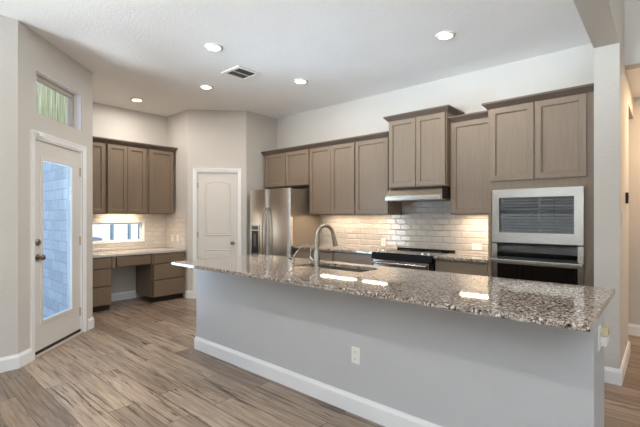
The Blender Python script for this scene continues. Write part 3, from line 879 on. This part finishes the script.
# ------------------------------------------------------------------ desk nook
DX = -6.608
DFX = -5.985                       # face of the desk base
def nook_tile():
    bm = bmesh.new()
    ys = [1.80, 1.985, 3.05, 3.4435]; zs = [.815, .925, 1.265, 1.395]
    bm_cells(bm, ys, zs, lambda i, j: not (i == 1 and j == 1), -6.6095, -6.600, lambda a, b, c: (c, a, b))
    struct(mk('trim_nook_tile', bm, 'tiley'))
    struct(box('trim_nook_side_tile', 'tilex', (-6.600, 3.434, .815), (-5.965, 3.4435, 1.395)))
nook_tile()
# window in the backsplash
w5 = sroot('window_5', (-6.61, 1.785, 0), R(90))      # local x -> +Y, local -y into the room
x0, x1, z0, z1, t = .20, 1.265, .925, 1.265, .03
bm = bmesh.new()
for lo, hi in (((x0, -.014, z0), (x0 + .012, .085, z1)), ((x1 - .012, -.014, z0), (x1, .085, z1)), ((x0 + .012, -.014, z0), (x1 - .012, .085, z0 + .012)), ((x0 + .012, -.014, z1 - .012), (x1 - .012, .085, z1))):
    bm_box(bm, lo, hi)
mk('window_reveal', bm, 'trim', w5)
bm = bmesh.new(); p, q, r, s = x0 + .012, x1 - .012, z0 + .012, z1 - .012
for lo, hi in (((p, .06, r), (p + t, .105, s)), ((q - t, .06, r), (q, .105, s)), ((p + t, .06, r), (q - t, .105, r + t)), ((p + t, .06, s - t), (q - t, .105, s))):
    bm_box(bm, lo, hi, .003)
mk('window_frame', bm, 'vinyl', w5)
box('window_pane', 'glass', (p + t, .080, r + t), (q - t, .085, s - t), w5)

# desk base: two drawer stacks, pencil drawer, knee space (built facing -y, turned to face +x)
def desk_local(name, label, y0, y1, group=None):
    return thing(name, label, 'cabinet', (DFX, y0, 0), R(90), group)
ZT = .772
def drawer_stack(label, y0, y1, ds):
    t = desk_local('drawer_cabinet', label, y0, y1, 'desk drawer stacks'); w = y1 - y0
    box('carcass', 'desk', (0, .03, .08), (w, .60, ZT), t)
    box('toe_kick', 'dark', (0, .06, 0), (w, .08, .08), t)
    for a, b in ds: slab_front(t, .008, w - .008, a, b, -.0201, 'desk', th=.05)
DS = [(.095, .350), (.364, .603), (.617, .760)]
drawer_stack('left three drawer desk cabinet under the nook window', 1.80, 2.285, DS)
drawer_stack('right three drawer desk cabinet beside the pantry wall', 2.895, 3.430, DS)
t = desk_local('pencil_drawer_unit', 'shallow desk drawer spanning the knee space', 2.287, 2.893)
box('apron', 'desk', (0, .03, .600), (.606, .58, ZT), t); box('stile', 'desk', (0, -.018, .600), (.052, .03, .765), t); box('stile', 'desk', (.578, -.018, .600), (.606, .03, .765), t); slab_front(t, .066, .564, .622, .757, -.0201, 'desky', th=.05)
bm = bmesh.new(); bm_cells(bm, [-6.598, -5.955], [1.80, 3.432], lambda i, j: True, .7725, .810)
o = tag(mk('desk_countertop', bm, 'pale_granite'), 'pale speckled granite desk top in the window nook', 'countertop')
md = o.modifiers.new('bevel', 'BEVEL'); md.width = .004; md.segments = 2
# upper cabinets of the nook
NF = -6.29
def nook_upper(label, y0, y1, doors, path, light=None):
    t = thing('wall_cabinet', label, 'cabinet', (NF, y0, 1.39), R(90), 'nook wall cabinets'); w = y1 - y0
    bm = bmesh.new(); bm_box(bm, (0, .014, .022), (w, .315, 1.085)); bm_box(bm, (0, .014, 0), (w, .03, .022)); bm_box(bm, (0, .03, 0), (.016, .315, .022)); bm_box(bm, (w - .016, .03, 0), (w, .315, .022))
    mk('carcass', bm, 'desk', t)
    for a, b in doors: shaker(t, a - y0, b - y0, .010, 1.045, -.0201, 'desk')
    crown(t, [(py - y0, -(px - NF)) for px, py in path], 1.06)
    if light:
        a, b, pw = light
        box('light_bar', 'ledbar', (a - y0, .14, .012), (b - y0, .23, .0215), t)
        l = area('under_cabinet_lamp', ((a + b) / 2 - y0, .185, .006), (0, 0, 0), b - a, .09, pw, UNDER_COL); l.parent = t
    return t
nook_upper('nook wall cabinet half hidden behind the entry wall corner', 1.80, 2.325, [(1.83, 2.310)], [(NF, 1.80), (NF, 2.325)])
nook_upper('two door brown wall cabinet over the nook window', 2.327, 2.945, [(2.342, 2.630), (2.634, 2.925)], [(NF, 2.327), (NF, 2.945)], (2.38, 2.90, 3))
nook_upper('single door brown wall cabinet in the right corner of the nook', 2.947, 3.405, [(2.975, 3.390)], [(NF, 2.947), (NF, 3.405), (-6.605, 3.405)])

# ------------------------------------------------------------------ ceiling fixtures
CANS = [((-3.51, 2.34), 'recessed ceiling light above the left end of the island, nearest the vent'),
        ((-1.60, 3.66), 'recessed ceiling light at upper right, in front of the oven tower'),
        ((-4.66, 2.985), 'recessed ceiling light in front of the pantry door, left of the vent'),
        ((-3.55, 3.67), 'recessed ceiling light in front of the wall cabinets, right of the vent'),
        ((-5.96, 2.636), 'recessed ceiling light inside the desk nook'),
        ((-2.3, .25), None), ((-1.0, .25), None)]
first = None
for (x, y), lab in CANS:
    if first is None:
        t = first = thing('recessed_light', lab, 'ceiling light', (x, y, HK), 0, 'recessed ceiling lights')
        bm = bmesh.new(); bm_lathe(bm, [(.062, -.004), (.066, -.014), (.080, -.014), (.092, -.006), (.094, -.0005), (.062, -.0005), (.062, -.004)], None, 32, False); mk('trim_ring', bm, 'plate', t, True)
        bm = bmesh.new(); bm_lathe(bm, [(0, -.012), (.064, -.011), (.064, -.001), (0, -.001)], None, 32, False); mk('lamp_lens', bm, 'lens', t, True)
    else:
        t = copy_tree(first, label=lab or 'recessed ceiling light above the living side of the room'); t.location = (x, y, HK)
    d = bpy.data.lights.new('can_lamp', 'AREA'); d.shape = 'DISK'; d.size = .12; d.energy = CAN_POWER; d.color = CAN_COL; d.spread = R(180)
    l = bpy.data.objects.new('can_lamp', d); COL.objects.link(l); l.location = (0, 0, -.016); l.parent = t
d = bpy.data.lights.new('hall_lamp', 'AREA'); d.shape = 'DISK'; d.size = .14; d.energy = 26; d.color = (1, .72, .46)
l = bpy.data.objects.new('hall_lamp', d); COL.objects.link(l); l.location = (.35, 5.15, HH - .02)
vt = thing('ceiling_vent', 'square white ceiling vent with dark grille', 'vent', (-3.895, 2.99, HK))
bm = bmesh.new(); bm_cells(bm, [-.175, -.128, .128, .175], [-.175, -.128, .128, .175], lambda i, j: not (i == 1 and j == 1), -.010, -.0005); mk('vent_frame', bm, 'plate', vt)
bm = bmesh.new()
for i in range(9):
    y = -.118 + i * .0295; bm_prism(bm, [(y - .010, -.006), (y + .010, -.002), (y + .010, -.001), (y - .010, -.005)], 'x', -.128, .128)
mk('louvre', bm, 'gray', vt)
box('cross_bar', 'plate', (-.007, -.128, -.0095), (.007, .128, -.0062), vt)
box('duct_shade_sheet', 'dark', (-.128, -.128, -.0008), (.128, .128, -.0003), vt)  # flat dark sheet painted as the shade of the vent opening
